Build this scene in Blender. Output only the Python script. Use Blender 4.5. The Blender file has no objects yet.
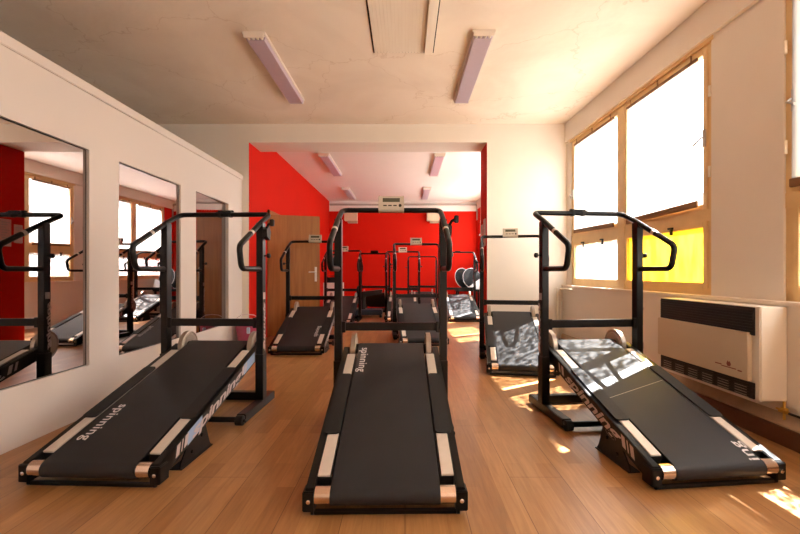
import bpy, bmesh, math, random
from mathutils import Vector, Matrix
random.seed(7)
scene = bpy.context.scene
COL = scene.collection
PI = math.pi

# ------------------------------------------------------------------ materials
def srgb(r, g, b):
    f = lambda c: (c/255/12.92) if c/255 <= .04045 else ((c/255+.055)/1.055)**2.4
    return (f(r), f(g), f(b), 1)

def new_mat(name):
    m = bpy.data.materials.new(name); m.use_nodes = True
    nt = m.node_tree
    for n in list(nt.nodes): nt.nodes.remove(n)
    out = nt.nodes.new('ShaderNodeOutputMaterial')
    return m, nt, out

def principled(name, col, rough=.5, metal=0, spec=.5, coat=0, noise=None, bump=None):
    """noise=(scale, amount): soft mottling of the paint; bump=(scale, strength)"""
    m, nt, out = new_mat(name)
    p = nt.nodes.new('ShaderNodeBsdfPrincipled')
    p.inputs['Base Color'].default_value = col
    p.inputs['Roughness'].default_value = rough
    p.inputs['Metallic'].default_value = metal
    p.inputs['Specular IOR Level'].default_value = spec
    p.inputs['Coat Weight'].default_value = coat
    nt.links.new(p.outputs[0], out.inputs[0])
    tc = nt.nodes.new('ShaderNodeTexCoord')
    if noise:
        n = nt.nodes.new('ShaderNodeTexNoise'); n.inputs['Scale'].default_value = noise[0]; n.inputs['Detail'].default_value = 6
        nt.links.new(tc.outputs['Object'], n.inputs['Vector'])
        mx = nt.nodes.new('ShaderNodeMix'); mx.data_type = 'RGBA'
        k = noise[1]
        mx.inputs[6].default_value = (col[0]*(1-k), col[1]*(1-k), col[2]*(1-k), 1)
        mx.inputs[7].default_value = (min(1, col[0]*(1+k)), min(1, col[1]*(1+k)), min(1, col[2]*(1+k)), 1)
        nt.links.new(n.outputs['Fac'], mx.inputs[0]); nt.links.new(mx.outputs[2], p.inputs['Base Color'])
    if bump:
        n = nt.nodes.new('ShaderNodeTexNoise'); n.inputs['Scale'].default_value = bump[0]; n.inputs['Detail'].default_value = 4
        nt.links.new(tc.outputs['Object'], n.inputs['Vector'])
        b = nt.nodes.new('ShaderNodeBump'); b.inputs['Strength'].default_value = bump[1]; b.inputs['Distance'].default_value = .01
        nt.links.new(n.outputs['Fac'], b.inputs['Height']); nt.links.new(b.outputs[0], p.inputs['Normal'])
    return m

M = {}
M['plaster'] = principled('plaster', (.78, .715, .635, 1), .75, spec=.2, noise=(2.5, .05), bump=(14, .12))
M['partition'] = principled('partition_board', (.66, .60, .56, 1), .55, spec=.3, noise=(1.2, .03))
M['trim_white'] = principled('trim_white', (.78, .68, .58, 1), .55, noise=(6, .04))
M['red'] = principled('red_paint', (.56, .012, .004, 1), .7, spec=.08, noise=(3, .06), bump=(18, .1))
M['white_paint'] = principled('white_paint', (.84, .80, .76, 1), .6, noise=(3, .03))
M['skirting'] = principled('brown_skirting', (.115, .045, .02, 1), .5, noise=(9, .35))
M['concrete_and_shadow'] = principled('dusty_plinth_and_shadow', (.42, .31, .21, 1), .85, noise=(14, .2))  # plinth colour, shared with the shadow block under the wall boxes
M['frame_tan'] = principled('ochre_window_paint', (.74, .52, .25, 1), .5, noise=(8, .14))
M['lath'] = principled('brown_lath', (.22, .10, .03, 1), .6, noise=(10, .2))
M['black'] = principled('black_gloss_paint', (.005, .0045, .0045, 1), .32, spec=.25)
M['black_matte'] = principled('black_plastic', (.008, .0075, .0075, 1), .5, spec=.35)
M['rubber'] = principled('step_rubber', (.012, .012, .013, 1), .6, spec=.3, bump=(160, .3))
M['strip'] = principled('brushed_strip', (.68, .61, .54, 1), .42, metal=.35, noise=(30, .08))
M['roller'] = principled('chrome_roller', (.80, .66, .56, 1), .2, metal=1)
M['steel'] = principled('flywheel_metal', (.42, .36, .30, 1), .4, metal=.75, noise=(12, .12))
M['chrome'] = principled('chrome', (.8, .8, .8, 1), .15, metal=1)
M['console'] = principled('beige_console', (.52, .46, .37, 1), .45)
M['screen'] = principled('grey_display', (.085, .08, .05, 1), .2)
M['lettering'] = principled('white_print', (.75, .72, .72, 1), .5)
M['script'] = principled('pale_script_print', (.55, .47, .46, 1), .45)
M['decal_blue'] = principled('pale_blue_decal', (.30, .42, .62, 1), .35)
M['fixture'] = principled('lamp_housing', (.78, .70, .62, 1), .5)
M['diffuser'] = principled('lilac_diffuser', (.50, .41, .49, 1), .3, noise=(20, .06))
M['heater_white'] = principled('heater_enamel', (.80, .74, .64, 1), .35)
M['heater_beige'] = principled('heater_front', (.60, .49, .35, 1), .4)
M['grille'] = principled('black_grille', (.012, .010, .009, 1), .55)
M['logo'] = principled('brown_red_print', (.25, .06, .04, 1), .5)
M['brass'] = principled('brass', (.75, .48, .12, 1), .35, metal=.8)
M['pipe_white'] = principled('pipe_paint', (.80, .72, .60, 1), .45)
M['pipe_grey'] = principled('grey_pipe', (.42, .38, .34, 1), .5)
M['beige_box'] = principled('beige_box', (.66, .52, .36, 1), .6)
M['bin'] = principled('magenta_plastic', (.42, .06, .13, 1), .4, noise=(9, .15))
M['bin_bag'] = principled('pale_bag', (.66, .52, .54, 1), .5)
M['blue_white'] = principled('white_blue_label', (.55, .68, .85, 1), .5)
M['paper'] = principled('notice_paper', (.60, .42, .40, 1), .8, noise=(60, .12))
M['cloth_grey'] = principled('grey_sheet', (.55, .56, .58, 1), .6)
M['dark_mesh'] = principled('black_mat', (.01, .01, .012, 1), .7, spec=.2)
M['blue_dark'] = principled('dark_blue_base', (.02, .035, .06, 1), .5)
M['asphalt'] = principled('outside_ground', (.32, .31, .30, 1), .9, noise=(4, .2))

def belt_mat():
    m, nt, out = new_mat('treadmill_belt')
    p = nt.nodes.new('ShaderNodeBsdfPrincipled')
    tc = nt.nodes.new('ShaderNodeTexCoord')
    n = nt.nodes.new('ShaderNodeTexNoise'); n.inputs['Scale'].default_value = 4; n.inputs['Detail'].default_value = 8
    r = nt.nodes.new('ShaderNodeValToRGB')
    r.color_ramp.elements[0].position = .3; r.color_ramp.elements[0].color = (.013, .0127, .0142, 1)
    r.color_ramp.elements[1].position = .75; r.color_ramp.elements[1].color = (.021, .0205, .0235, 1)
    n2 = nt.nodes.new('ShaderNodeTexNoise'); n2.inputs['Scale'].default_value = 400
    b = nt.nodes.new('ShaderNodeBump'); b.inputs['Strength'].default_value = .25; b.inputs['Distance'].default_value = .002
    nt.links.new(tc.outputs['Object'], n.inputs['Vector']); nt.links.new(tc.outputs['Object'], n2.inputs['Vector'])
    nt.links.new(n.outputs['Fac'], r.inputs[0]); nt.links.new(r.outputs[0], p.inputs['Base Color'])
    nt.links.new(n2.outputs['Fac'], b.inputs['Height']); nt.links.new(b.outputs[0], p.inputs['Normal'])
    p.inputs['Roughness'].default_value = .5; p.inputs['Specular IOR Level'].default_value = .3
    nt.links.new(p.outputs[0], out.inputs[0])
    return m
M['belt'] = belt_mat()

def wood_mat(name, c1, c2, stretch, rough=.45):
    m, nt, out = new_mat(name)
    p = nt.nodes.new('ShaderNodeBsdfPrincipled'); p.inputs['Roughness'].default_value = rough
    tc = nt.nodes.new('ShaderNodeTexCoord'); mp = nt.nodes.new('ShaderNodeMapping'); mp.inputs['Scale'].default_value = stretch
    n = nt.nodes.new('ShaderNodeTexNoise'); n.inputs['Scale'].default_value = 3; n.inputs['Detail'].default_value = 8; n.inputs['Distortion'].default_value = .6
    r = nt.nodes.new('ShaderNodeValToRGB')
    r.color_ramp.elements[0].position = .35; r.color_ramp.elements[0].color = c1
    r.color_ramp.elements[1].position = .65; r.color_ramp.elements[1].color = c2
    nt.links.new(tc.outputs['Object'], mp.inputs[0]); nt.links.new(mp.outputs[0], n.inputs['Vector'])
    nt.links.new(n.outputs['Fac'], r.inputs[0]); nt.links.new(r.outputs[0], p.inputs['Base Color']); nt.links.new(p.outputs[0], out.inputs[0])
    return m
M['door_wood'] = wood_mat('door_veneer', (.28, .105, .018, 1), (.37, .15, .03, 1), (6, 6, .5))
M['hatch_wood'] = wood_mat('hatch_board', (.91, .82, .70, 1), (.94, .86, .74, 1), (8, .6, 1), .6)

def floor_mat():
    m, nt, out = new_mat('laminate_planks')
    L = nt.links.new
    p = nt.nodes.new('ShaderNodeBsdfPrincipled')
    tc = nt.nodes.new('ShaderNodeTexCoord')
    mp = nt.nodes.new('ShaderNodeMapping'); mp.inputs['Rotation'].default_value = (0, 0, PI/2)
    L(tc.outputs['Object'], mp.inputs[0])
    br = nt.nodes.new('ShaderNodeTexBrick')
    br.offset = .37; br.offset_frequency = 2
    br.inputs['Scale'].default_value = 1
    br.inputs['Brick Width'].default_value = .62; br.inputs['Row Height'].default_value = .085
    br.inputs['Mortar Size'].default_value = .0008; br.inputs['Mortar Smooth'].default_value = .2
    br.inputs['Bias'].default_value = 0
    br.inputs['Color1'].default_value = (.0, .0, .0, 1); br.inputs['Color2'].default_value = (1, 1, 1, 1); br.inputs['Mortar'].default_value = (.2, .2, .2, 1)
    L(mp.outputs[0], br.inputs['Vector'])
    ramp = nt.nodes.new('ShaderNodeValToRGB')
    ramp.color_ramp.elements[0].color = (.30, .138, .046, 1); ramp.color_ramp.elements[1].color = (.42, .215, .082, 1)
    L(br.outputs['Color'], ramp.inputs[0])
    mp2 = nt.nodes.new('ShaderNodeMapping'); mp2.inputs['Scale'].default_value = (14, 1.1, 1)
    L(tc.outputs['Object'], mp2.inputs[0])
    n = nt.nodes.new('ShaderNodeTexNoise'); n.inputs['Scale'].default_value = 3; n.inputs['Detail'].default_value = 8; n.inputs['Distortion'].default_value = 1.2
    L(mp2.outputs[0], n.inputs['Vector'])
    r2 = nt.nodes.new('ShaderNodeValToRGB')
    r2.color_ramp.elements[0].position = .3; r2.color_ramp.elements[0].color = (.80, .75, .70, 1)
    r2.color_ramp.elements[1].position = .7; r2.color_ramp.elements[1].color = (1.08, 1.08, 1.08, 1)
    L(n.outputs['Fac'], r2.inputs[0])
    mx = nt.nodes.new('ShaderNodeMix'); mx.data_type = 'RGBA'; mx.blend_type = 'MULTIPLY'; mx.inputs[0].default_value = 1
    L(ramp.outputs[0], mx.inputs[6]); L(r2.outputs[0], mx.inputs[7])
    # thin dark joints between the boards (every third strip row)
    br2 = nt.nodes.new('ShaderNodeTexBrick'); br2.offset = .5
    br2.inputs['Scale'].default_value = 1; br2.inputs['Brick Width'].default_value = 1.3; br2.inputs['Row Height'].default_value = .255
    br2.inputs['Mortar Size'].default_value = .0016; br2.inputs['Color1'].default_value = br2.inputs['Color2'].default_value = (1, 1, 1, 1)
    br2.inputs['Mortar'].default_value = (.45, .38, .32, 1)
    L(mp.outputs[0], br2.inputs['Vector'])
    mx2 = nt.nodes.new('ShaderNodeMix'); mx2.data_type = 'RGBA'; mx2.blend_type = 'MULTIPLY'; mx2.inputs[0].default_value = 1
    L(mx.outputs[2], mx2.inputs[6]); L(br2.outputs['Color'], mx2.inputs[7])
    L(mx2.outputs[2], p.inputs['Base Color'])
    p.inputs['Roughness'].default_value = .33; p.inputs['Specular IOR Level'].default_value = .45
    L(p.outputs[0], out.inputs[0])
    return m
M['floor'] = floor_mat()

def ceiling_mat():
    m, nt, out = new_mat('ceiling_plaster')
    L = nt.links.new
    p = nt.nodes.new('ShaderNodeBsdfPrincipled'); p.inputs['Roughness'].default_value = .8; p.inputs['Specular IOR Level'].default_value = .15
    tc = nt.nodes.new('ShaderNodeTexCoord')
    n = nt.nodes.new('ShaderNodeTexNoise'); n.inputs['Scale'].default_value = 1.3; n.inputs['Detail'].default_value = 7; n.inputs['Distortion'].default_value = 1
    L(tc.outputs['Object'], n.inputs['Vector'])
    r = nt.nodes.new('ShaderNodeValToRGB')
    r.color_ramp.elements[0].position = .32; r.color_ramp.elements[0].color = (.84, .73, .62, 1)
    r.color_ramp.elements[1].position = .6; r.color_ramp.elements[1].color = (.91, .81, .70, 1)
    L(n.outputs['Fac'], r.inputs[0])
    # fine cracks
    v = nt.nodes.new('ShaderNodeTexVoronoi'); v.feature = 'DISTANCE_TO_EDGE'; v.inputs['Scale'].default_value = .8
    nn = nt.nodes.new('ShaderNodeTexNoise'); nn.inputs['Scale'].default_value = 5; nn.inputs['Detail'].default_value = 6
    L(tc.outputs['Object'], nn.inputs['Vector'])
    va = nt.nodes.new('ShaderNodeVectorMath'); va.operation = 'MULTIPLY_ADD'; va.inputs[1].default_value = (.35, .35, .35)
    L(nn.outputs['Color'], va.inputs[0]); L(tc.outputs['Object'], va.inputs[2]); L(va.outputs[0], v.inputs['Vector'])
    r2 = nt.nodes.new('ShaderNodeValToRGB')
    r2.color_ramp.elements[0].position = 0; r2.color_ramp.elements[0].color = (.86, .82, .78, 1)
    r2.color_ramp.elements[1].position = .006; r2.color_ramp.elements[1].color = (1, 1, 1, 1)
    L(v.outputs['Distance'], r2.inputs[0])
    mx = nt.nodes.new('ShaderNodeMix'); mx.data_type = 'RGBA'; mx.blend_type = 'MULTIPLY'; mx.inputs[0].default_value = 1
    L(r.outputs[0], mx.inputs[6]); L(r2.outputs[0], mx.inputs[7]); L(mx.outputs[2], p.inputs['Base Color'])
    b = nt.nodes.new('ShaderNodeBump'); b.inputs['Strength'].default_value = .2; b.inputs['Distance'].default_value = .02
    n3 = nt.nodes.new('ShaderNodeTexNoise'); n3.inputs['Scale'].default_value = 9; L(tc.outputs['Object'], n3.inputs['Vector'])
    L(n3.outputs['Fac'], b.inputs['Height']); L(b.outputs[0], p.inputs['Normal'])
    L(p.outputs[0], out.inputs[0])
    return m
M['ceiling'] = ceiling_mat()

def sheet_mat(name, col, through, tint=(1, 1, 1, 1), weave=False, glossy=.0):
    """a thin sheet that passes daylight: part clear, part scattering"""
    m, nt, out = new_mat(name); L = nt.links.new
    tl = nt.nodes.new('ShaderNodeBsdfTranslucent'); tl.inputs[0].default_value = col
    df = nt.nodes.new('ShaderNodeBsdfDiffuse'); df.inputs[0].default_value = col
    a = nt.nodes.new('ShaderNodeMixShader'); a.inputs[0].default_value = .3; L(tl.outputs[0], a.inputs[1]); L(df.outputs[0], a.inputs[2])
    tr = nt.nodes.new('ShaderNodeBsdfTransparent'); tr.inputs[0].default_value = tint
    b = nt.nodes.new('ShaderNodeMixShader'); L(a.outputs[0], b.inputs[1]); L(tr.outputs[0], b.inputs[2])
    if weave:
        tc = nt.nodes.new('ShaderNodeTexCoord'); mp = nt.nodes.new('ShaderNodeMapping'); mp.inputs['Scale'].default_value = weave
        n = nt.nodes.new('ShaderNodeTexNoise'); n.inputs['Scale'].default_value = 1.0; n.inputs['Detail'].default_value = 5
        L(tc.outputs['Object'], mp.inputs[0]); L(mp.outputs[0], n.inputs['Vector'])
        r = nt.nodes.new('ShaderNodeMapRange'); r.inputs[1].default_value = .42; r.inputs[2].default_value = .62; r.inputs[3].default_value = through*.1; r.inputs[4].default_value = through*2.2
        L(n.outputs['Fac'], r.inputs[0]); L(r.outputs[0], b.inputs[0])
    else:
        b.inputs[0].default_value = through
    last = b
    if glossy:
        g = nt.nodes.new('ShaderNodeBsdfGlossy'); g.inputs['Roughness'].default_value = .05
        c = nt.nodes.new('ShaderNodeMixShader'); c.inputs[0].default_value = glossy
        L(b.outputs[0], c.inputs[1]); L(g.outputs[0], c.inputs[2]); last = c
    L(last.outputs[0], out.inputs[0])
    return m
M['blind'] = sheet_mat('reed_blind', (.50, .47, .43, 1), .12, weave=(1, 30, 11))
M['blind_sun_stop'] = sheet_mat('sun_stopping_reed_blind', (.40, .37, .33, 1), .01, weave=(1, 10, 14))  # same reed, made denser to keep a stray sun patch off the floor
M['blind_brightened'] = sheet_mat('brightened_reed_blind', (.92, .90, .86, 1), .25, weave=(1, 26, 9))  # same reed, paler and clearer to put more daylight into the red room
M['glass'] = sheet_mat('clear_pane', (.9, .9, .9, 1), .97, glossy=.04)
M['frosted'] = sheet_mat('frosted_pane', (.60, .60, .59, 1), .40, weave=(1, 16, 12), glossy=.03)
M['yellow'] = sheet_mat('yellow_pane', (.80, .62, .10, 1), .05, weave=(1, 12, 3), tint=(1, .92, .6, 1), glossy=.03)

def mirror_mat():
    m, nt, out = new_mat('mirror_glass')
    g = nt.nodes.new('ShaderNodeBsdfGlossy'); g.inputs['Color'].default_value = (.47, .42, .41, 1); g.inputs['Roughness'].default_value = .008
    nt.links.new(g.outputs[0], out.inputs[0]); return m
M['mirror'] = mirror_mat()

# ------------------------------------------------------------------ mesh helpers
class MB:
    def __init__(self): self.bm = bmesh.new(); self.T = Matrix.Identity(4)
    def _add(self, vs, faces):
        bv = [self.bm.verts.new(self.T @ Vector(v)) for v in vs]
        for f in faces:
            try: self.bm.faces.new([bv[i] for i in f])
            except ValueError: pass
        return bv
    def box(self, x0, x1, y0, y1, z0, z1, bev=0, mat=None):
        t = bmesh.new()
        bmesh.ops.create_cube(t, size=1)
        for v in t.verts:
            v.co = Vector(((x0+x1)/2 + v.co.x*(x1-x0), (y0+y1)/2 + v.co.y*(y1-y0), (z0+z1)/2 + v.co.z*(z1-z0)))
        if bev: bmesh.ops.bevel(t, geom=t.edges[:], offset=bev, segments=2, affect='EDGES', clamp_overlap=True)
        self.merge(t, mat); return self
    def merge(self, t, mat=None):
        mt = self.T @ mat if mat is not None else self.T
        idx = {}
        for v in t.verts: idx[v] = self.bm.verts.new(mt @ v.co)
        for f in t.faces:
            try: self.bm.faces.new([idx[v] for v in f.verts])
            except ValueError: pass
        t.free()
    def tube(self, pts, r, seg=12, fillet=0, cap=True, closed=False):
        pts = [Vector(p) for p in pts]
        if fillet: pts = fillet_path(pts, fillet)
        n = len(pts); rings = []
        up = None
        for i, p in enumerate(pts):
            if closed: t = (pts[(i+1) % n]-pts[i-1]).normalized()
            else: t = ((pts[i+1] if i < n-1 else p) - (pts[i-1] if i else p)).normalized()
            if up is None:
                up = Vector((0, 0, 1)) if abs(t.z) < .9 else Vector((1, 0, 0))
            s = t.cross(up).normalized(); up = s.cross(t).normalized()
            rr = r[i] if isinstance(r, (list, tuple)) else r
            rings.append([self.bm.verts.new(self.T @ (p + (s*math.cos(a)+up*math.sin(a))*rr)) for a in [2*PI*k/seg for k in range(seg)]])
        for i in range(n if closed else n-1):
            A, B = rings[i], rings[(i+1) % n]
            for k in range(seg): self.bm.faces.new((A[k], A[(k+1) % seg], B[(k+1) % seg], B[k]))
        if cap and not closed:
            self.bm.faces.new(rings[0][::-1]); self.bm.faces.new(rings[-1])
        return self
    def cyl(self, p0, p1, r, seg=24): return self.tube([p0, p1], r, seg)
    def lathe(self, prof, c, axis='x', seg=32):
        """prof: (radius, along) pairs, closed round the axis through c"""
        rings = []
        for (r, a) in prof:
            ring = []
            for k in range(seg):
                th = 2*PI*k/seg; u, v = r*math.cos(th), r*math.sin(th)
                p = {'x': (a, u, v), 'y': (u, a, v), 'z': (u, v, a)}[axis]
                ring.append(self.bm.verts.new(self.T @ (Vector(c)+Vector(p))))
            rings.append(ring)
        for A, B in zip(rings, rings[1:]):
            for k in range(seg): self.bm.faces.new((A[k], A[(k+1) % seg], B[(k+1) % seg], B[k]))
        self.bm.faces.new(rings[0]); self.bm.faces.new(rings[-1][::-1])
        return self
    def prism(self, poly, axis, a0, a1):
        """poly in the two other axes, extruded along axis from a0 to a1"""
        def P(u, v, a): return {'x': (a, u, v), 'y': (u, a, v), 'z': (u, v, a)}[axis]
        n = len(poly)
        vs = [P(u, v, a0) for u, v in poly]+[P(u, v, a1) for u, v in poly]
        fs = [list(range(n))[::-1], list(range(n, 2*n))]+[[i, (i+1) % n, n+(i+1) % n, n+i] for i in range(n)]
        self._add(vs, fs); return self
    def build(self, name, mat, parent=None, smooth=True):
        bmesh.ops.recalc_face_normals(self.bm, faces=self.bm.faces[:])
        me = bpy.data.meshes.new(name)
        if smooth:
            for f in self.bm.faces: f.smooth = True
            for e in self.bm.edges:
                if len(e.link_faces) == 2 and e.calc_face_angle(0) > math.radians(38): e.smooth = False
        self.bm.to_mesh(me); self.bm.free()
        me.materials.append(M[mat] if isinstance(mat, str) else mat)
        o = bpy.data.objects.new(name, me); COL.objects.link(o)
        if parent: o.parent = parent
        return o

def fillet_path(pts, r, n=6):
    out = [pts[0]]
    for i in range(1, len(pts)-1):
        p, a, b = pts[i], pts[i-1], pts[i+1]
        u, v = (a-p).normalized(), (b-p).normalized()
        ang = u.angle(v)
        if ang > 3.1: out.append(p); continue
        d = min(r/math.tan(ang/2), (a-p).length*.48, (b-p).length*.48)
        p0, p1 = p+u*d, p+v*d
        for k in range(n+1):
            t = k/n; out.append(p0*(1-t)**2 + p*2*t*(1-t) + p1*t**2)
    out.append(pts[-1]); return out

def tag(o, label, cat, group=None):
    o['label'] = label; o['category'] = cat
    if group: o['group'] = group
    return o
def struct(o): o['kind'] = 'structure'; return o
def empty(name, loc=(0, 0, 0), rz=0, parent=None):
    o = bpy.data.objects.new(name, None); COL.objects.link(o); o.location = loc; o.rotation_euler = (0, 0, rz); o.empty_display_size = .1
    if parent: o.parent = parent
    return o
def text_mesh(body, size, shear=0, spacing=1.0, bold=0.0, extrude=.0006):
    """flat letters in the XY plane as a temporary bmesh, lower-left at the origin; returns bmesh, width"""
    c = bpy.data.curves.new('t', 'FONT'); c.body = body; c.size = size; c.shear = shear; c.space_character = spacing; c.offset = bold; c.extrude = extrude; c.resolution_u = 3
    o = bpy.data.objects.new('t', c); COL.objects.link(o)
    dg = bpy.context.evaluated_depsgraph_get(); dg.update()
    me = bpy.data.meshes.new_from_object(o.evaluated_get(dg))
    b = bmesh.new(); b.from_mesh(me)
    w = max(v.co.x for v in b.verts)
    bpy.data.objects.remove(o); bpy.data.curves.remove(c); bpy.data.meshes.remove(me)
    return b, w

# ------------------------------------------------------------------ room
H1, H2 = 3.01, 2.98            # ceiling heights of the two rooms
YB0, YB1 = 5.43, 5.86          # dividing wall
YF = 11.2                      # far wall
XL = -2.21                     # partition face
XL2 = -2.12                    # opening edge and left wall of the red room
XO = 1.114                     # right edge of the opening
ZO = 2.76                      # soffit
YN = -2.6                      # wall behind the camera
XC = -4.3                      # outer left wall
def XR(y): return 2.20 + .03*(5.43-y)
def rw(o):
    """the window wall runs slightly out of square: shift X by its run"""
    for v in o.data.vertices: v.co.x += XR(v.co.y)
    return o

struct(MB().box(XC-.1, 3.2, YN-.1, YF+.1, -.12, 0).build('floor', 'floor'))
c = MB(); c.box(XC-.1, 2.36, YN-.1, YB0+.02, H1, H1+.12)
struct(c.build('ceiling', 'ceiling'))
c = MB(); c.box(XL2-.2, 2.2, YB1-.02, YF+.1, H2, H2+.12)
struct(c.build('ceiling_rear', M['white_paint']))
# dividing wall with the big opening
b = MB()
b.box(XC, XL2, YB0, YB1, 0, H1+.05); b.box(XO, 2.5, YB0, YB1, 0, H1+.05); b.box(XL2, XO, YB0, YB1, ZO, H1+.05)
struct(b.build('wall_back', 'plaster'))
# red painted linings of the opening
b = MB(); b.box(XO-.004, XO, YB0+.002, YB1, 0, ZO); struct(b.build('wall_opening_right', 'red'))
b = MB(); b.box(XL2, XL2+.004, YB0+.002, YB1, 0, ZO); struct(b.build('wall_opening_left', 'red'))
# red room
struct(MB().box(XL2-.15, XL2, YB1, YF, 0, H2+.02).build('wall_left_rear', 'red'))
struct(MB().box(XL2-.15, 2.9, YF, YF+.15, 0, 2.70).build('wall_far', 'red'))
struct(MB().box(XL2-.15, 2.9, YF, YF+.15, 2.70, H2+.05).build('wall_far_upper', 'white_paint'))
struct(MB().box(XC-.15, XC, YN, YB1, 0, H1+.05).build('wall_left_outer', 'plaster'))
struct(MB().box(XC, 3.0, YN-.15, YN, 0, H1+.05).build('wall_front', 'plaster'))

# partition with three mirror recesses
ZM0, ZM1, ZPT = .35, 1.855, 2.30
MIR = [(1.55, 2.80), (3.09, 3.94), (4.23, 5.01)]
b = MB(); t = .075
xs0, xs1 = XL-t, XL
b.box(xs0, xs1, YN, YB0, 0, ZM0); b.box(xs0, xs1, YN, YB0, ZM1, ZPT)
prev = YN
for a, e in MIR+[(YB0, YB0)]:
    b.box(xs0, xs1, prev, a, ZM0, ZM1); prev = e
b.box(xs0-.02, xs0, YN, YB0, 0, ZPT)
struct(b.build('wall_left', 'partition', smooth=False))
b = MB(); b.box(xs0-.03, XL+.014, YN, YB0, ZPT-.055, ZPT+.012, .004)
struct(b.build('trim_1', 'partition', smooth=False))
mlab = ['tall wall mirror nearest the camera, reflecting the red pier and a far window',
        'middle wall mirror of the three set in the white partition',
        'narrow dark wall mirror at the far end of the white partition']
for (a, e), lab in zip(MIR, mlab):
    r = empty('wall_mirror', (XL-.022, (a+e)/2, ZM0), .05 if a > 4 else 0)
    w = e-a; h = ZM1-ZM0
    MB().box(-.006, 0, -w/2+.004, w/2-.004, .004, h-.004).build('mirror_glass', 'mirror', r, smooth=False)
    f = MB()
    f.box(-.012, .002, -w/2, -w/2+.004, 0, h); f.box(-.012, .002, w/2-.004, w/2, 0, h); f.box(-.012, .002, -w/2, w/2, 0, .004); f.box(-.012, .002, -w/2, w/2, h-.004, h)
    f.build('edge_strip', 'black_matte', r, smooth=False)
    tag(r, lab, 'mirror', 'mirrors set into the partition')

# window wall -------------------------------------------------------------
ZS, ZH = .83, 2.70
WINS = [(-2.2, -.05), (.06, 2.42), (2.97, 5.31), (5.95, 7.97), (8.5, 10.8)]
b = MB()
y0 = YN
b.box(-.06, .13, YN, YB0+.2, 0, .80); b.box(0, .13, YB0+.2, YF, 0, .80)
b.box(-.03, .13, YN, YF, ZH+.05, H1+.05)
for a, e in WINS+[(YF, YF)]:
    b.box(0, .13, y0, a, .80, ZH+.05); y0 = e
wr = rw(b.build('wall_right', 'plaster', smooth=False)); struct(wr)
b = MB(); b.box(-.012, 0, 10.8, YF, 0, H2); struct(rw(b.build('wall_right_rear', 'red', smooth=False)))
for i in range(2):    # sills
    y0_, y1_ = [(YN, YB0), (YB1, YF)][i]
    b = MB(); b.box(-.075 if i == 0 else -.05, .10, y0_, y1_, .80, .825, .004)
    struct(rw(b.build('trim_%d' % (i+2), 'trim_white', smooth=False)))
# plinth and wooden skirting under the heater
b = MB(); b.prism([(-.06, .17), (-.105, .115), (-.105, 0), (-.06, 0)], 'y', YN, YB0)
struct(rw(b.build('trim_4', 'concrete_and_shadow', smooth=False)))
b = MB(); b.box(-.125, -.105, YN, YB0-.02, 0, .105, .003); struct(rw(b.build('baseboard_right', 'skirting', smooth=False)))

def make_window(n, a, e, yellow_right=False, blinds=True):
    root = empty('window_%d' % n); struct(root)
    mid = (a+e)/2; f = MB(); ZR0, ZR1 = 1.385, 1.475
    d0, d1 = .015, .075
    f.box(d0, d1, a, a+.045, ZS, ZH+.05); f.box(d0, d1, e-.045, e, ZS, ZH+.05)
    f.box(d0, d1, a, e, ZS-.01, ZS+.045); f.box(d0, d1, a, e, ZH, ZH+.05)
    f.box(d0-.012, d1, mid-.045, mid+.045, ZS, ZH)
    f.box(d0-.004, d1, a, e, ZR0, ZR1)
    f.box(d0-.02, d0, a-.02, e+.02, ZH+.02, ZH+.05)
    rw(f.build('window_frame', 'frame_tan', root, smooth=False))
    for k, (p, q) in enumerate(((a+.045, mid-.045), (mid+.045, e-.045))):
        for lo, hi, kind in ((ZS+.045, ZR0, 'low'), (ZR1, ZH, 'up')):
            s = MB(); w = .042
            s.box(.005, .055, p, p+w, lo, hi, .003); s.box(.005, .055, q-w, q, lo, hi, .003)
            s.box(.005, .055, p+w, q-w, lo, lo+w, .003); s.box(.005, .055, p+w, q-w, hi-w, hi, .003)
            sash = rw(s.build('sash', 'frame_tan', root, smooth=False))
            g = MB(); g.box(.028, .032, p+w, q-w, lo+w, hi-w)
            mat = 'glass' if kind == 'up' else ('yellow' if (yellow_right and k == 0) else 'frosted')
            rw(g.build('pane', mat, sash, smooth=False))
        hk = MB()
        for yy in (p+.30*(q-p), p+.72*(q-p)) if not yellow_right or k else (p+.35*(q-p),):
            hk.box(-.012, .006, yy-.008, yy+.008, ZR0-.075, ZR0-.012); hk.box(-.03, -.008, yy-.035, yy+.008, ZR0-.028, ZR0-.012)
        rw(hk.build('window_stay', 'black_matte', root, smooth=False))
        hg = MB()
        for zz in (1.75, 2.35): hg.cyl((-.002, (q+.03) if k else (p-.03), zz-.04), (-.002, (q+.03) if k else (p-.03), zz+.04), .009, 10)
        rw(hg.build('hinge', 'pipe_white', root))
        hd = MB(); yh = p+.02 if k == 0 else q-.02
        hd.box(-.008, .005, yh-.012, yh+.012, 1.95, 2.08); hd.tube([(-.02, yh, 2.02), (-.045, yh, 2.0), (-.05, yh+(.05 if k == 0 else -.05), 1.97)], .007, 8)
        rw(hd.build('window_handle', 'pipe_grey', root))
    return root
for i, (a, e) in enumerate(WINS): make_window(i+1, a, e, yellow_right=(i == 2))

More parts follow.
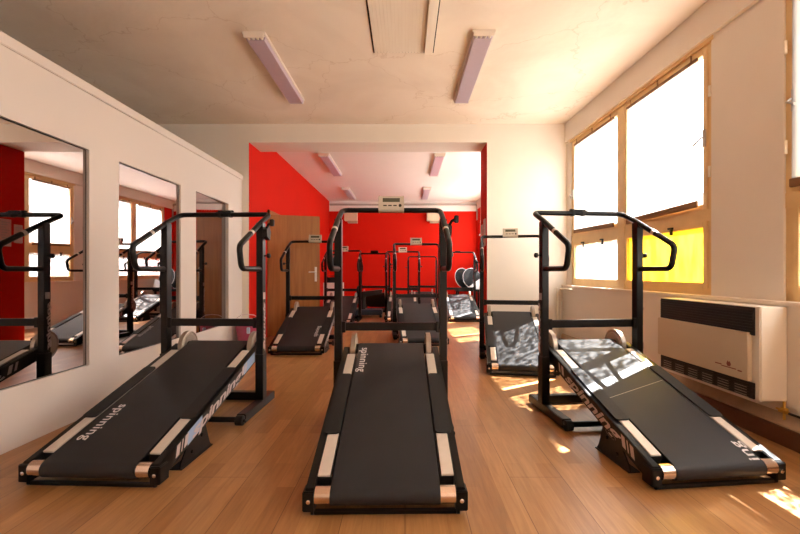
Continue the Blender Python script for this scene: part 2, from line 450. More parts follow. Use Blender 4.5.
def make_blind(a, e, lab, zbot=1.50, skew=0.0, mat='blind'):
    r = empty('reed_blind', (0, 0, 0))
    s = MB(); n = 40; cols = []
    for k in range(n+1):
        y = a+(e-a)*k/n; wob = .006*math.sin(k*.9)+.003*math.sin(k*2.3)
        cols.append([s.bm.verts.new((-.012+wob*.5, y, zbot+skew*(k/n-.5))), s.bm.verts.new((-.012, y, 2.635))])
    for A, B in zip(cols, cols[1:]): s.bm.faces.new((A[0], B[0], B[1], A[1]))
    rw(s.build('blind_sheet', mat, r))
    l = MB(); l.box(-.024, -.004, a-.01, e+.01, zbot-.025, zbot+.025, .003)
    for v in l.bm.verts: v.co.z += skew*((v.co.y-a)/(e-a)-.5)
    rw(l.build('bottom_lath', 'lath', r, smooth=False))
    t = MB(); t.box(-.02, -.002, a-.01, e+.01, 2.63, 2.655, .003)
    for k in range(3):
        y = a+(e-a)*(.06+.44*k); t.cyl((-.012, y, 2.655), (-.012, y, 2.70), .006, 8)
    rw(t.build('head_rail', 'lath', r, smooth=False))
    tag(r, lab, 'blind', 'reed blinds in the window wall')
BL = [(0, 0, 'sunlit reed blind behind the camera, window pane farther from the gym opening'),
      (0, 1, 'sunlit reed blind behind the camera, beside the front pier'),
      (1, 0, 'reed blind over the first pane of the window beside the heater side panel'),
      (1, 1, 'reed blind over the pane just before the plain plaster pier by the heater'),
      (2, 0, 'large white glowing reed blind hanging above the yellow pane'),
      (2, 1, 'white glowing reed blind above the white lower pane in the corner'),
      (3, 0, 'reed blind just past the dividing wall, seen only in the mirrors'),
      (3, 1, 'reed blind before the middle pier of the red room, seen in nearest mirror'),
      (4, 0, 'reed blind on the nearer pane of the last window, seen in middle mirror'),
      (4, 1, 'reed blind on the last pane before the red corner, seen in middle mirror')]
for w, k, lab in BL:
    if w == 0: continue
    a, e = WINS[w]; mid = (a+e)/2
    p, q = ((a+.045, mid-.045), (mid+.045, e-.045))[k]
    gp = .02 if w == 1 else .085
    make_blind(p+gp, q-gp, lab, zbot=1.515, skew=(-.02 if (w, k) == (2, 0) else .02), mat='blind_sun_stop' if w == 1 else 'blind' if w < 3 else 'blind_brightened')

# ceiling hatch ------------------------------------------------------------
r = empty('ceiling_hatch', (0, 2.4, H1))
b = MB()
for k in range(16):
    x = -.276+.028*k; b.box(x, x+.0262, -1.2, 1.25, -.012, 0, .002)
b.build('hatch_boards', 'hatch_wood', r, smooth=False)
b = MB(); b.box(.175, .25, -1.2, 1.24, -.035, 0, .004); b.build('batten', 'hatch_wood', r, smooth=False)
b = MB(); b.box(-.29, -.279, -1.2, 1.26, -.004, 0); b.box(.252, .262, -1.2, 1.26, -.004, 0); b.box(-.29, .18, 1.252, 1.258, -.004, 0); b.build('gap', 'black_matte', r, smooth=False)
tag(r, 'pale wooden boarded hatch with a batten, set in the ceiling', 'hatch')

# lamps --------------------------------------------------------------------
def lamp(x, y, z, L, lab, W=.17):
    r = empty('ceiling_lamp', (x, y, z))
    b = MB(); b.box(-W/2-.012, W/2+.012, -L/2, L/2, -.022, 0, .004); b.build('housing', 'fixture', r, smooth=False)
    b = MB(); b.prism([(-W/2, -.022), (W/2, -.022), (W/2-.012, -.052), (-W/2+.012, -.052)], 'y', -L/2+.05, L/2-.01); b.build('diffuser', 'diffuser', r, smooth=False)
    for a, e in ((-L/2, -L/2+.012), (L/2-.010, L/2)):
        b = MB(); b.box(-W/2, W/2, a, e, -.054, -.016, .003)
        if a < 0:
            for k in range(4): b.cyl((-.055+.037*k, a+.01, -.037), (-.055+.037*k, a+.05, -.037), .012, 10)
        b.build('end_cap', 'fixture', r)
    tag(r, lab, 'lamp', 'unlit ceiling strip lamps')
lamp(-1.265, 4.0, H1, 1.33, 'unlit lilac strip lamp on the ceiling above the mirror side')
lamp(.655, 3.98, H1, 1.34, 'unlit lilac strip lamp on the ceiling between hatch and windows')
lamp(-1.36, 7.36, H2, 1.40, 'unlit strip lamp on red room ceiling, front one beside red left wall')
lamp(.58, 7.36, H2, 1.40, 'unlit strip lamp on red room ceiling, front one on the window side')
lamp(-1.40, 10.0, H2, 1.30, 'small distant strip lamp near the far wall, red wall side')
lamp(.52, 10.0, H2, 1.30, 'small distant strip lamp near the far wall, window side')

# door (standing open in the red room) --------------------------------------
dr = empty('door_1', (XL2+.01, 6.15, 0), math.atan2(.23, .75)); struct(dr)
b = MB(); b.box(0, .785, 0, .04, .012, 1.885, .003); b.build('door_leaf', 'door_wood', dr, smooth=False)
b = MB(); b.box(.705, .74, -.008, 0, .85, 1.08, .002); b.tube([(.722, -.005, 1.0), (.722, -.05, 1.0), (.61, -.055, .998)], .009, 10, .02); b.cyl((.722, -.012, .905), (.722, -.006, .905), .009, 12)
b.build('door_handle', 'strip', dr)
b = MB(); b.box(XL2, XL2+.03, 6.16, 6.22, 0, 1.96); b.box(XL2, XL2+.03, 6.98, 7.04, 0, 1.96); b.box(XL2, XL2+.03, 6.16, 7.04, 1.90, 1.96)
fr = b.build('trim_5', 'door_wood', None, smooth=False); struct(fr)

# ------------------------------------------------------------------ treadmills
def make_treadmill(loc, rz, label, L=1.12, W=.715, handles=True, console='display', zf=.455, rear_text=None, lever=False, script=True, blue=False, belt_w=.45, seam=False):
    root = empty('treadmill', loc, rz)
    tag(root, label, 'treadmill', 'treadmills in the gym')
    hx = W/2
    # --- base
    for s in (-1, 1):
        b = MB(); b.box(s*hx-.03, s*hx+.03, -.33, .20, .008, .068, .004); ft = b.build('base_foot', 'black', root)
        b = MB(); b.lathe([(.024, -.026), (.032, -.022), (.032, .022), (.024, .026)], (s*hx, -.345, .033), 'x', 20)
        b.cyl((s*(hx-.03), -.345, .033), (s*(hx+.034), -.345, .033), .010, 10)
        b.build('foot_roller', 'black_matte', ft)
    b = MB(); b.box(-hx+.03, hx-.03, .14, .195, .008, .068, .003); b.build('rear_crossbar', 'black', root)
    b = MB(); b.cyl((-hx+.02, -.335, .034), (hx-.02, -.335, .034), .018, 14); b.build('base_tube', 'black', root)
    # --- uprights
    ztop = 1.362 if handles else 1.30
    for s in (-1, 1):
        b = MB(); b.box(s*hx-.024, s*hx+.024, -.03, .03, .066, ztop, .003)
        b.box(s*hx-.029, s*hx+.029, -.035, .035, .066, .40, .003)
        up = b.build('upright', 'black', root)
        kb = MB(); kb.cyl((s*(hx+.024), 0, 1.12), (s*(hx+.05), 0, 1.12), .006, 10); kb.lathe([(.010, 0), (.018, .004), (.018, .02), (.010, .026)] if s > 0 else [(.010, 0), (.018, -.004), (.018, -.02), (.010, -.026)], (s*(hx+.045), 0, 1.12), 'x', 14)
        kb.build('clamp_knob', 'black_matte', up)
        if script:
            tb = MB(); tm, w = text_mesh('spinning', .075, .25, .95, .002)
            if s > 0: R = Matrix(((0, 0, 1, hx+.0295), (0, 1, 0, -.018), (-1, 0, 0, .86), (0, 0, 0, 1)))
            else: R = Matrix(((0, 0, -1, -hx-.0295), (0, -1, 0, .018), (-1, 0, 0, .86), (0, 0, 0, 1)))
            sc = Matrix.Diagonal((.36/w, .62, 1, 1)); 
            if s > 0: R = Matrix(((0, 0, 1, hx+.0250), (0, 1, 0, -.018), (-1, 0, 0, .86), (0, 0, 0, 1)))
            # letters run down the post
            R2 = Matrix(((0, 0, s*1.0, s*(hx+.0292)), (0, s*1.0, 0, -s*.018), (-1, 0, 0, .78), (0, 0, 0, 1)))
            tb.merge(tm, R2 @ sc)
            tb.box(s*(hx+.0242)-.0006, s*(hx+.0242)+.0006, -.02, .02, .80, .85)
            tb.build('lettering', 'script', up, smooth=False)
    b = MB(); b.box(-hx+.026, hx-.026, -.012, .016, .600, .655, .004)
    b.box(-hx+.026, -hx+.05, -.03, -.012, .59, .665, .002); b.box(hx-.05, hx-.026, -.03, -.012, .59, .665, .002)
    b.build('middle_crossbar', 'black', root)
    # --- handlebar
    b = MB()
    if handles:
        half = [(hx, -.028, 1.022), (hx, -.325, 1.022), (hx, -.358, 1.17), (hx, .0, 1.365), (hx, .18, 1.450)]
        # left end to right end: return, grip, rise and cross bar
        pts = [(-x, y, z) for x, y, z in half]+[(x, y, z) for x, y, z in reversed(half)]
        b.tube(pts, .0185, 14, .055)
        ytop, zt = .18, 1.450
    else:
        pts = [(-hx, 0, 1.25), (-hx, 0, 1.39), (hx, 0, 1.39), (hx, 0, 1.25)]
        b.tube(pts, .0165, 14, .06); ytop, zt = 0, 1.39
    hb = b.build('handlebar', 'black', root)
    if handles:
        for s in (-1, 1):
            b = MB(); p = Vector((s*hx, -.17, 1.2724)); d = Vector((0, .358, .195)).normalized()
            b.cyl(p-d*.014, p+d*.014, .0196, 14); b.build('sleeve_ring', 'strip', hb)
    # --- console
    if console == 'display':
        cs = empty('console_tmp'); 
        bpy.data.objects.remove(cs)
        Tm = Matrix.Translation((0, ytop-.02, zt)) @ Matrix.Rotation(math.radians(-14), 4, 'X')
        b = MB(); b.T = Tm; b.box(-.092, .092, -.028, .012, -.018, .098, .008)
        b.box(-.092, -.080, -.032, .016, -.02, .10, .004); b.box(.080, .092, -.032, .016, -.02, .10, .004)
        cn = b.build('console', 'console', root)
        b = MB(); b.T = Tm; b.box(-.062, .062, -.0305, -.026, .050, .080, .001); b.build('display_screen', 'screen', cn, smooth=False)
        b = MB(); b.T = Tm
        for k in range(3): b.box(-.058+.036*k, -.032+.036*k, -.031, -.027, .018, .026, .001)
        b.cyl((.064, -.026, .022), (.064, -.032, .022), .011, 14); b.build('button', 'black_matte', cn)
    elif console == 'bracket':
        b = MB(); b.box(-.062, .062, ytop-.03, ytop+.03, zt+.012, zt+.020, .002); b.box(-.05, -.03, ytop-.022, ytop+.022, zt-.02, zt+.03); b.box(.03, .05, ytop-.022, ytop+.022, zt-.02, zt+.03)
        b.box(-.062, .062, ytop+.0, ytop+.02, zt+.018, zt+.035, .003)
        b.build('console_bracket', 'black_matte', root)
    elif console == 'dark':
        Tm = Matrix.Translation((0, ytop-.02, zt)) @ Matrix.Rotation(math.radians(-50), 4, 'X')
        b = MB(); b.T = Tm; b.box(-.092, .092, -.028, .012, -.018, .098, .008); cn = b.build('console', 'black_matte', root)
        b = MB(); b.T = Tm; b.box(-.062, .062, -.0305, -.026, .050, .080, .001); b.build('display_screen', 'strip', cn, smooth=False)
    if lever:
        b = MB(); x = hx+.03
        b.box(x-.01, x+.012, -.03, .03, 1.255, 1.30, .003)
        b.prism([(.03, 1.235), (-.03, 1.26), (-.035, 1.31), (.02, 1.335), (.045, 1.30)], 'x', x-.004, x+.028)
        b.tube([(x+.012, .0, 1.315), (x+.03, -.01, 1.35), (x+.06, -.02, 1.36)], .010, 10); b.box(x+.045, x+.075, -.032, -.006, 1.335, 1.385, .004)
        b.build('tension_lever', 'black_matte', root)
    # --- deck
    rc = Vector((0, -(L-.035), .08)); fc = Vector((0, .105, zf))
    d = (fc-rc); Lt = d.length; d.normalize(); nrm = Vector((0, -d.z, d.y))
    B4 = Matrix(((1, 0, 0, 0), (0, d.y, nrm.y, rc.y), (0, d.z, nrm.z, rc.z), (0, 0, 0, 1)))   # local: x, along t, height h
    k = Lt/1.2
    R = .036
    # belt loop with thickness
    def loop(r):
        pr = []
        for i in range(13):
            a = PI/2+PI*i/12; pr.append((r*math.cos(a), r*math.sin(a)))
        for i in range(13):
            a = -PI/2+PI*i/12; pr.append((Lt+r*math.cos(a), r*math.sin(a)))
        return pr
    b = MB(); b.T = B4; bw = belt_w/2
    O, I = loop(R+.003), loop(R)
    n = len(O)
    vO = [[b.bm.verts.new(B4 @ Vector((x, t, h))) for t, h in O] for x in (-bw, bw)]
    vI = [[b.bm.verts.new(B4 @ Vector((x, t, h))) for t, h in I] for x in (-bw, bw)]
    for i in range(n):
        j = (i+1) % n
        b.bm.faces.new((vO[0][i], vO[0][j], vO[1][j], vO[1][i])); b.bm.faces.new((vI[0][i], vI[1][i], vI[1][j], vI[0][j]))
        for q in (0, 1): b.bm.faces.new((vO[q][i], vI[q][i], vI[q][j], vO[q][j]))
    belt = b.build('belt', 'belt', root)
    if rear_text == 'left':      # reads towards the rear, letter tops to the inside
        tm, w = text_mesh('spinning', .075, 0, 1.05, .0); b = MB(); b.T = B4
        t1 = .425*k
        b.merge(tm, Matrix(((0, 1, 0, -.180), (-1, 0, 0, t1), (0, 0, 1, R+.0036), (0, 0, 0, 1))) @ Matrix.Diagonal((.30/w, 1.0, 1, 1))); b.build('lettering', 'lettering', belt, smooth=False)
    elif rear_text == 'front':
        tm, w = text_mesh('spinning', .075, 0, 1.05, .0); b = MB(); b.T = B4
        b.merge(tm, Matrix(((0, 1, 0, -.200), (-1, 0, 0, 1.145*k), (0, 0, 1, R+.0036), (0, 0, 0, 1))) @ Matrix.Diagonal((.31/w, 1.0, 1, 1))); b.build('lettering', 'lettering', belt, smooth=False)
    elif rear_text == 'right':
        tm, w = text_mesh('ing', .075, 0, 1.05, .0004); b = MB(); b.T = B4
        b.merge(tm, Matrix(((0, -1, 0, .215), (1, 0, 0, -.005), (0, 0, 1, R+.0036), (0, 0, 0, 1))) @ Matrix.Diagonal((.13/w, 1.0, 1, 1))); b.build('lettering', 'lettering', belt, smooth=False)
    elif rear_text == 'middle':
        tm, w = text_mesh('spinning', .075, 0, 1.05, .0); b = MB(); b.T = B4
        b.merge(tm, Matrix(((0, -1, 0, .20), (1, 0, 0, .22), (0, 0, 1, R+.0036), (0, 0, 0, 1))) @ Matrix.Diagonal((.28/w, 1.0, 1, 1))); b.build('lettering', 'lettering', belt, smooth=False)
    if seam:
        b = MB(); b.T = B4
        b._add([(-bw, .50, R+.0033), (bw, .66, R+.0033), (bw, .663, R+.0033), (-bw, .503, R+.0033)], [(0, 1, 2, 3)]); b.build('belt_seam', 'pipe_grey', belt, smooth=False)
    # running board inside the belt
    b = MB(); b.T = B4; b.box(-bw+.01, bw-.01, .05, Lt-.05, .018, .034); b.build('running_board', 'black_matte', root)
    # rollers
    for t, nm in ((0, 'rear_roller'), (Lt, 'front_roller')):
        b = MB(); b.T = B4; b.cyl((-.288, t, 0), (.288, t, 0), R-.001, 28); b.build(nm, 'roller' if t == 0 else 'black_matte', root)
    xr0, xr1 = .290, .328
    for s in (-1, 1):
        X = lambda a: s*a
        lo, hi = sorted((X(xr0), X(xr1)))
        b = MB(); b.T = B4; b.box(lo, hi, -.005, Lt-.03, -.052, .034, .004)
        rail = b.build('side_rail', 'black', root)
        if script:
            tm, w = text_mesh('spinning', .095, .35, .95, .0022); b = MB(); b.T = B4
            xx = s*(xr1+.0008)
            if s > 0: R3 = Matrix(((0, 0, 1, xx), (1, 0, 0, .24*k), (0, 1, 0, -.036), (0, 0, 0, 1)))
            else: R3 = Matrix(((0, 0, -1, xx), (-1, 0, 0, .82*k), (0, 1, 0, -.036), (0, 0, 0, 1)))
            b.merge(tm, R3 @ Matrix.Diagonal((.60*k/w, .85, 1, 1))); b.build('lettering', 'script', rail, smooth=False)
            for (p, q) in ((.10, .13), (.145, .155), (.17, .20), (.83, .86), (.88, .90)):
                b = MB(); b.T = B4; b._add([(xx, p*k, -.03), (xx, q*k, -.03), (xx, q*k+.03, .022), (xx, p*k+.03, .022)], [(0, 1, 2, 3)])
                b.build('stripe', 'script', rail, smooth=False)
            if blue and s > 0:
                for p, q in ((.20, .34), (.86, 1.04)):
                    b = MB(); b.T = B4; b._add([(xx-.0004, p*k, -.04), (xx-.0004, q*k, -.04), (xx-.0004, q*k+.02, .026), (xx-.0004, p*k+.02, .026)], [(0, 1, 2, 3)])
                    b.build('decal', 'decal_blue', rail, smooth=False)
        # end cap with bolt
        b = MB(); lo2, hi2 = sorted((X(.288), X(.338))); b.box(lo2, hi2, rc.y-.026, rc.y+.045, .022, .104, .004)
        cap = b.build('end_cap', 'black', root)
        b = MB(); b.lathe([(.004, -.010), (.009, -.008), (.009, 0)], (s*.313, rc.y-.022, .066), 'y', 12); b.build('bolt', 'chrome', cap)
        # foot rest: metal strip and rubber pad
        lo, hi = sorted((X(.238), X(.290)))
        b = MB(); b.T = B4; b.box(lo, hi, .06*k, 1.06*k, .030, .040, .002)
        fs = b.build('foot_strip', 'strip', root)
        a0, a1 = sorted((X(.233), X(.310))); t0, t1 = .305*k, .815*k
        poly = []
        for (cx, cy, st) in ((a0+.018, t0+.018, PI), (a1-.018, t0+.018, 1.5*PI), (a1-.018, t1-.018, 0), (a0+.018, t1-.018, .5*PI)):
            for i in range(5): 
                an = st+i*PI/8; poly.append((cx+.018*math.cos(an), cy+.018*math.sin(an)))
        b = MB(); b.T = B4; b.prism(poly, 'z', .0385, .0475); b.build('grip_pad', 'rubber', root)
        lo, hi = sorted((X(.232), X(.290)))
        b = MB(); b.T = B4; b.box(lo, hi, .06*k, 1.06*k, -.02, .029); b.build('rail_filler', 'black_matte', root)
        # flywheel
        b = MB(); fx = s*.262
        b.lathe([(.02, -.017), (.085, -.017), (.09, -.012), (.1, -.012), (.104, -.017), (.112, -.015), (.112, .015), (.104, .017), (.1, .012), (.09, .012), (.085, .017), (.02, .017)], (fx, fc.y+.015, fc.z-.002), 'x', 40)
        b.cyl((fx-.024, fc.y+.015, fc.z-.002), (fx+.024, fc.y+.015, fc.z-.002), .02, 16)
        b.build('flywheel', 'steel', root)
        b = MB(); lo, hi = sorted((X(.284), X(hx-.020))); b.box(lo, hi, -.02, .06, fc.z-.075, fc.z-.02, .003); b.build('deck_bracket', 'black', root)
        # support plate under the deck
        xs = s*.318; b = MB()
        def zr(y): return rc.z+(y-rc.y)*d.z/d.y-.03
        ya, yb = rc.y+.15*k, rc.y+.44*k
        b.prism([(ya, 0), (yb, 0), (yb-.02, .03), (yb-.07, zr(yb-.07)), (ya+.09, zr(ya+.09)), (ya+.01, .03)], 'x', xs-.004, xs+.004)
        lo, hi = sorted((xs+s*.012, xs-s*.05)); b.box(lo, hi, ya, yb, 0, .006)
        for yy, zz in ((ya+.10*k, .05), (ya+.19*k, .10)): b.cyl((xs, yy, zz), (xs+s*.014, yy, zz), .011, 10)
        b.build('support_plate', 'black_matte', root)
    b = MB(); b.box(-.27, .27, rc.y+.13, rc.y+.16, .012, .035); b.build('support_brace', 'black_matte', root)
    b = MB(); b.box(-.295, .295, rc.y-.012, rc.y+.008, .003, .021, .003)
    for s in (-1, 1): b.cyl((s*.294, rc.y-.002, .0145), (s*.306, rc.y-.002, .0145), .014, 12)
    b.build('tail_bar', 'black', root)
    return root

T = make_treadmill
T((-1.42, 2.965, 0), -.037, 'black treadmill beside the wall mirrors, pale lettering near the rear end of belt', zf=.435, L=1.13, console='bracket', rear_text='left', lever=True, blue=True)
T((-.097, 2.74, 0), .015, 'big centre treadmill facing the camera, beige display and belt lettering at its front', rear_text='front', lever=True)
T((1.35, 2.90, 0), .10, 'black treadmill beside the white wall heater, sunlit streaks on its belt', L=1.07, console='bracket', rear_text='right', seam=True)
T((-1.325, 5.76, 0), .02, 'black treadmill with beige display in front of the open wooden door', L=.98, rear_text='middle')
T((1.30, 4.88, 0), -.165, 'treadmill with beige display standing before the white pier, dappled grey belt', L=1.08, zf=.47)
T((.19, 6.28, 0), .075, 'treadmill with beige display standing just behind the big centre one', L=.92)
T((-1.30, 8.35, 0), .0, 'treadmill in the red room next to the white cabinet', script=False, L=1.0)
T((-.745, 10.0, 0), PI, 'distant treadmill turned away, its deck running to the red far wall', console='dark', script=False, L=.98)
T((-.05, 8.72, 0), .0, 'distant treadmill with small beige display in the middle of the red room', script=False, L=.98)
T((.44, 10.2, 0), .0, 'plain distant treadmill frame without side grips before the red far wall', handles=False, console=None, script=False, L=.98)
T((1.20, 8.95, 0), .0, 'distant sunlit treadmill seen between centre treadmill and the red jamb', console='bracket', script=False, L=.98)

# ------------------------------------------------------------------ heater
hy0, hy1 = 2.33, 3.19
r = empty('gas_heater', (XR(2.7)-.06, 0, .245), 0)
ax = -(XR(2.7)-.06)
D = .225-.06; HH = .55
W_ = hy1-hy0
hr = r
hr.location = (XR((hy0+hy1)/2)-.062, (hy0+hy1)/2, .245); hr.rotation_euler = (0, 0, math.atan(.03))
b = MB(); b.box(-D, 0, -W_/2, W_/2, 0, HH, .006); b.build('casing', 'heater_white', hr)
b = MB(); b.box(-D-.012, -D-.001, -W_/2+.03, W_/2-.01, HH-.17, HH-.004, .002)
for k in range(9): b.box(-D-.018, -D-.010, -W_/2+.035, W_/2-.015, HH-.165+.0175*k, HH-.158+.0175*k)
b.build('top_grille', 'grille', hr, smooth=False)
b = MB(); b.box(-D-.030, -D-.001, -W_/2+.05, W_/2-.0, .105, HH-.155, .004); b.build('front_panel', 'heater_beige', hr)
b = MB(); b.box(-D-.012, -D-.001, -W_/2+.03, W_/2-.01, .004, .10, .002)
for k in range(6):
    ya = -W_/2+.06+k*.13
    for q in range(5): b.box(-D-.018, -D-.010, ya, ya+.105, .016+.016*q, .024+.016*q)
gr = b.build('bottom_grille', 'grille', hr, smooth=False)
b = MB()
for k in range(6):
    ya = -W_/2+.06+k*.13
    for q in range(4): b.box(-D-.0185, -D-.0175, ya+.01, ya+.095, .0165+.016*q, .0195+.016*q)
b.box(-D-.0178, -D-.0172, -W_/2+.06, W_/2-.02, .006, .010)
b.build('vent_slats', 'pipe_grey', gr, smooth=False)
b = MB(); xf = -D-.0308
fl = [(-.255, .165), (-.235, .165), (-.228, .18), (-.238, .20), (-.245, .19), (-.252, .198), (-.262, .18)]
b.prism(fl, 'x', xf, xf+.001); b.box(xf, xf+.001, -.30, -.19, .155, .161); b.box(xf, xf+.001, -.34, -.31, .150, .158); b.box(xf, xf+.001, -.19, -.14, .162, .169)
b.build('emblem', 'logo', hr, smooth=False)
tag(hr, 'white wall-mounted gas heater with black grilles below the yellow pane', 'heater')
vr = empty('gas_valve', (XR(2.3)-.085, 2.33, .185))
b = MB(); b.cyl((0, -.03, 0), (0, .03, 0), .010, 12); b.cyl((0, 0, -.045), (0, 0, .06), .007, 12); b.lathe([(.012, 0), (.02, .005), (.02, .02), (.012, .025)], (0, 0, .0), 'z', 14)
b.build('valve_body', 'brass', vr); b = MB(); b.box(-.02, -.008, -.035, .035, .008, .016, .002); b.build('valve_lever', 'brass', vr)
b = MB(); b.cyl((0, -.03, 0), (0, -1.2, 0), .007, 10); b.build('feed_pipe', 'black_matte', vr)
tag(vr, 'small brass gas valve under the heater end panel', 'valve')

# ------------------------------------------------------------------ small things
# bin by the partition end
bn = empty('waste_bin', (-2.035, 5.22, 0))
b = MB(); b.lathe([(.125, 0), (.165, .33), (.172, .335), (.172, .345), (.160, .345), (.118, .012)], (0, 0, 0), 'z', 28); b.build('bucket', 'bin', bn)
b = MB(); b.tube([(-.168, 0, .335), (-.15, -.03, .40), (-.08, -.05, .445), (0, -.055, .455), (.08, -.05, .445), (.15, -.03, .40), (.168, 0, .335)], .005, 8); b.build('carry_handle', 'bin_bag', bn)
b = MB(); b.lathe([(.150, .30), (.165, .35), (.12, .385), (.03, .395)], (-.01, 0, 0), 'z', 20); b.build('bag', 'bin_bag', bn)
b = MB(); b.box(.035, .075, -.178, -.150, .22, .30, .006); b.build('sticker', 'blue_white', bn)
tag(bn, 'magenta plastic bucket with pale bag standing where the partition meets the opening', 'bin')
# notices on the right red jamb
for k, (ya, yb, z0, z1, lab) in enumerate(((5.50, 5.66, 1.36, 1.74, 'tall pale paper notice on the red jamb, nearer the front room'), (5.70, 5.83, 1.42, 1.68, 'smaller pale paper notice on the red jamb, deeper in the opening'))):
    b = MB(); b.box(XO-.0065, XO-.0045, ya, yb, z0, z1); o = b.build('paper_notice', 'paper', None, smooth=False); 
    q = MB()
    for i in range(7):
        zz = z1-.05-i*.036; q.box(XO-.0072, XO-.0064, ya+.02, yb-.02-.03*(i % 3), zz, zz+.010)
    q.build('print_lines', 'pipe_grey', o, smooth=False)
    tag(o, lab, 'notice', 'paper notices on the jamb')
# boxes high on the far wall
for x, lab in ((-1.50, 'beige box high on the red far wall, nearer the door side'), (.78, 'beige box high on the red far wall, nearer the windows')):
    e = empty('wall_speaker', (x, YF, 2.36))
    b = MB(); b.box(-.175, .175, -.18, 0, .06, .34, .008); b.build('case', 'beige_box', e)
    b = MB(); b.box(-.09, .175, -.14, -.0, .0, .06, .004); b.build('shadow_block', 'concrete_and_shadow', e)  # darker block below the case stands in for its cast shadow
    tag(e, lab, 'speaker', 'boxes on the far wall')
# pipe along the top of the far wall
b = MB(); b.tube([(XL2+.02, YF-.05, 2.88), (1.98, YF-.05, 2.88), (2.02, YF-.05, 2.82), (2.02, YF-.05, 2.45)], .028, 12, .06)
o = b.build('heating_pipe', 'pipe_grey'); tag(o, 'grey pipe running along the top of the far wall', 'pipe')
# corner pipes
b = MB(); y = YB0-.05
b.tube([(XR(y)-.11, y+.01, .55), (XR(y)-.11, y+.01, .775), (XR(5.1)-.10, 5.05, .775)], .011, 10, .03)
b.tube([(XR(y)-.15, y+.015, .79), (XR(y)-.15, y+.015, .18), (XR(y)-.22, y-.03, .06), (XR(y)-.40, y-.05, .02)], .012, 10, .08)
b.tube([(XR(y)-.11, y+.01, .56), (XR(y)-.11, y+.01, .015)], .011, 10)
o = b.build('water_pipe', 'pipe_white'); tag(o, 'thin white pipes in the corner below the white window pane', 'pipe')
# cabinet with radio in the red room
cb = empty('cabinet', (-1.88, 10.55, 0))
b = MB(); b.box(-.24, .24, -.2, .2, .04, .72, .006); b.build('body', 'white_paint', cb)
b = MB(); b.box(-.225, .225, -.215, -.201, .06, .40, .003); b.build('door', 'white_paint', cb)
b = MB(); b.box(-.225, .225, -.215, -.201, .42, .70, .003); dw = b.build('drawer', 'white_paint', cb)
b = MB(); b.cyl((0, -.215, .56), (0, -.24, .56), .014, 12); b.build('knob', 'black_matte', dw)
b = MB(); b.box(-.22, .22, -.18, .18, 0, .04); b.build('plinth', 'black_matte', cb)
tag(cb, 'white cabinet behind the door in the red room', 'cabinet')
rd = empty('radio', (-1.88, 10.52, .72))
b = MB(); b.box(-.2, .2, -.09, .09, 0, .14, .02); b.build('case', 'black_matte', rd)
b = MB()
for s in (-1, 1): b.lathe([(.05, -.095), (.056, -.09), (.056, -.085)], (s*.12, 0, .07), 'y', 20)
b.build('speaker_ring', 'dark_mesh', rd)
b = MB(); b.tube([(-.15, 0, .135), (-.15, 0, .18), (.15, 0, .18), (.15, 0, .135)], .008, 8, .03); b.build('carry_handle', 'black_matte', rd)
tag(rd, 'black radio standing on the white cabinet', 'radio')
# exercise trainer by the far wall
ex = empty('exercise_trainer', (-.80, 8.95, 0))
b = MB(); b.box(-.34, .30, -.16, .16, .05, .17, .02); b.build('base', 'blue_dark', ex)
b = MB(); b.box(-.32, -.27, -.18, .18, 0, .05); b.build('foot', 'black_matte', ex); b = MB(); b.box(.24, .29, -.18, .18, 0, .05); b.build('foot', 'black_matte', ex)
b = MB(); b.tube([(-.14, 0, .16), (-.12, 0, .46)], [.06, .04], 12); b.build('pedestal', 'black_matte', ex)
b = MB(); b.prism([(-.22, .40), (.28, .54), (.30, .61), (-.18, .56)], 'y', -.09, .09); b.build('seat_beam', 'black_matte', ex)
b = MB(); b.lathe([(.12, -.03), (.14, -.02), (.14, .02), (.12, .03)], (-.24, -.02, .55), 'x', 26); b.build('flywheel', 'dark_mesh', ex)
tag(ex, 'low black exercise trainer with a disc, standing before the turned-away treadmill', 'trainer')
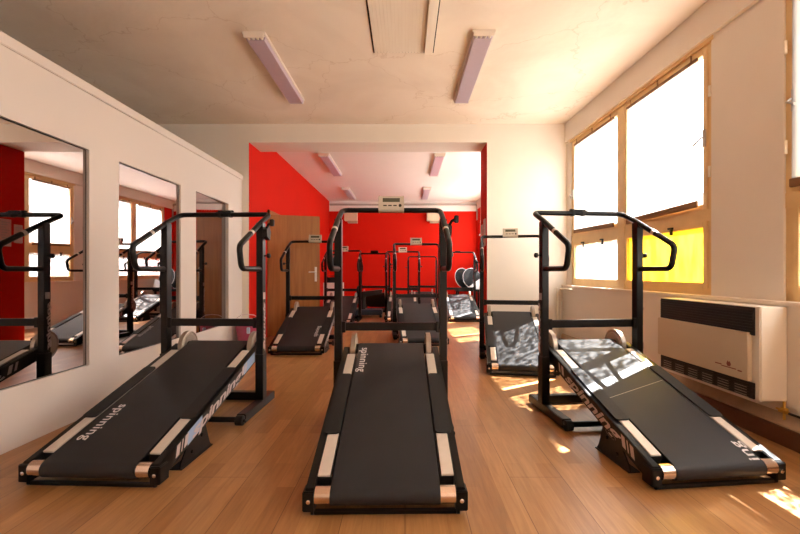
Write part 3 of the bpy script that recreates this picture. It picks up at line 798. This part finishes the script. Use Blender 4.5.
# far right: bench, discs, sheet
bc = empty('low_bench', (1.66, 10.45, 0))
b = MB(); b.box(-.34, .34, -.22, .22, .50, .56, .01); b.build('bench_top', 'black_matte', bc)
for sx in (-1, 1):
    for sy in (-1, 1):
        b = MB(); b.box(sx*.29-.02, sx*.29+.02, sy*.17-.02, sy*.17+.02, 0, .50); b.build('leg', 'black', bc)
tag(bc, 'low black bench against the far wall carrying two round discs', 'bench')
for (x, y, rz, lab) in ((1.58, 10.50, .55, 'round black exercise disc with thin white rim, leaning behind on the bench'), (1.78, 10.36, .35, 'round black exercise disc with thin white rim, front one on the bench')):
    e = empty('exercise_disc', (x, y, .56), rz); e.rotation_euler = (-.28, 0, rz)
    b = MB(); b.lathe([(.26, -.012), (.265, 0), (.26, .012)], (0, 0, .285), 'y', 40); b.build('mat', 'dark_mesh', e)
    b = MB(); b.tube([(.272*math.cos(2*PI*i/40), -.004, .285+.272*math.sin(2*PI*i/40)) for i in range(40)], .007, 8, closed=True); b.build('rim', 'cloth_grey', e)
    tag(e, lab, 'exercise disc', 'round discs on the bench')
e = empty('grey_sheet', (1.75, 10.16, .56)); e.rotation_euler = (-.35, 0, .15)
b = MB(); b.prism([(-.22, 0), (.22, 0), (.22, .27), (.17, .27)], 'y', -.012, .012); b.build('sheet', 'cloth_grey', e, smooth=False)
tag(e, 'pale grey slanted board leaning on the front round disc', 'board')
# small dark box on the middle pier of the red room
b = MB(); b.box(-.03, 0, 8.17, 8.33, 1.66, 1.92, .004); o = rw(b.build('switch_box', 'black_matte')); tag(o, 'small dark box on the pier between red room windows, seen in nearest mirror', 'box')

# ------------------------------------------------------------------ light
w = bpy.data.worlds.new('sky'); scene.world = w; w.use_nodes = True
bg = w.node_tree.nodes['Background']; bg.inputs[0].default_value = (.92, .95, 1, 1); bg.inputs[1].default_value = 5
sd = bpy.data.lights.new('sun', 'SUN'); sd.energy = 56; sd.angle = .009; sd.color = (1, .98, .95)
so = bpy.data.objects.new('sun', sd); COL.objects.link(so)
so.rotation_euler = Vector((-1, -.60, -1.8)).to_track_quat('-Z', 'Y').to_euler(); so.location = (8, 8, 8)
struct(MB().box(9, 9.4, -8, 20, -.8, 3.4).build('wall_outside', 'asphalt'))  # building opposite, added unseen to block the low sky behind the panes
gr = MB().box(2.75, 14, -8, 20, -.9, -.8).build('ground', 'asphalt'); struct(gr)

cam = bpy.data.cameras.new('camera'); co = bpy.data.objects.new('camera', cam); COL.objects.link(co)
co.location = (0, 0, 1.0); co.rotation_euler = (PI/2, 0, 0)
cam.sensor_width = 36; cam.lens = 18.0; cam.shift_x = -5/800; cam.shift_y = 5/800; cam.clip_start = .05
scene.camera = co
scene.view_settings.view_transform = 'Standard'; scene.view_settings.look = 'None'; scene.view_settings.gamma = 1
scene.view_settings.exposure = 0.9
scene.cycles.use_denoising = True
scene.cycles.max_bounces = 10; scene.cycles.diffuse_bounces = 6; scene.cycles.transparent_max_bounces = 12
scene.cycles.caustics_reflective = False; scene.cycles.caustics_refractive = False
scene.cycles.sample_clamp_indirect = 6
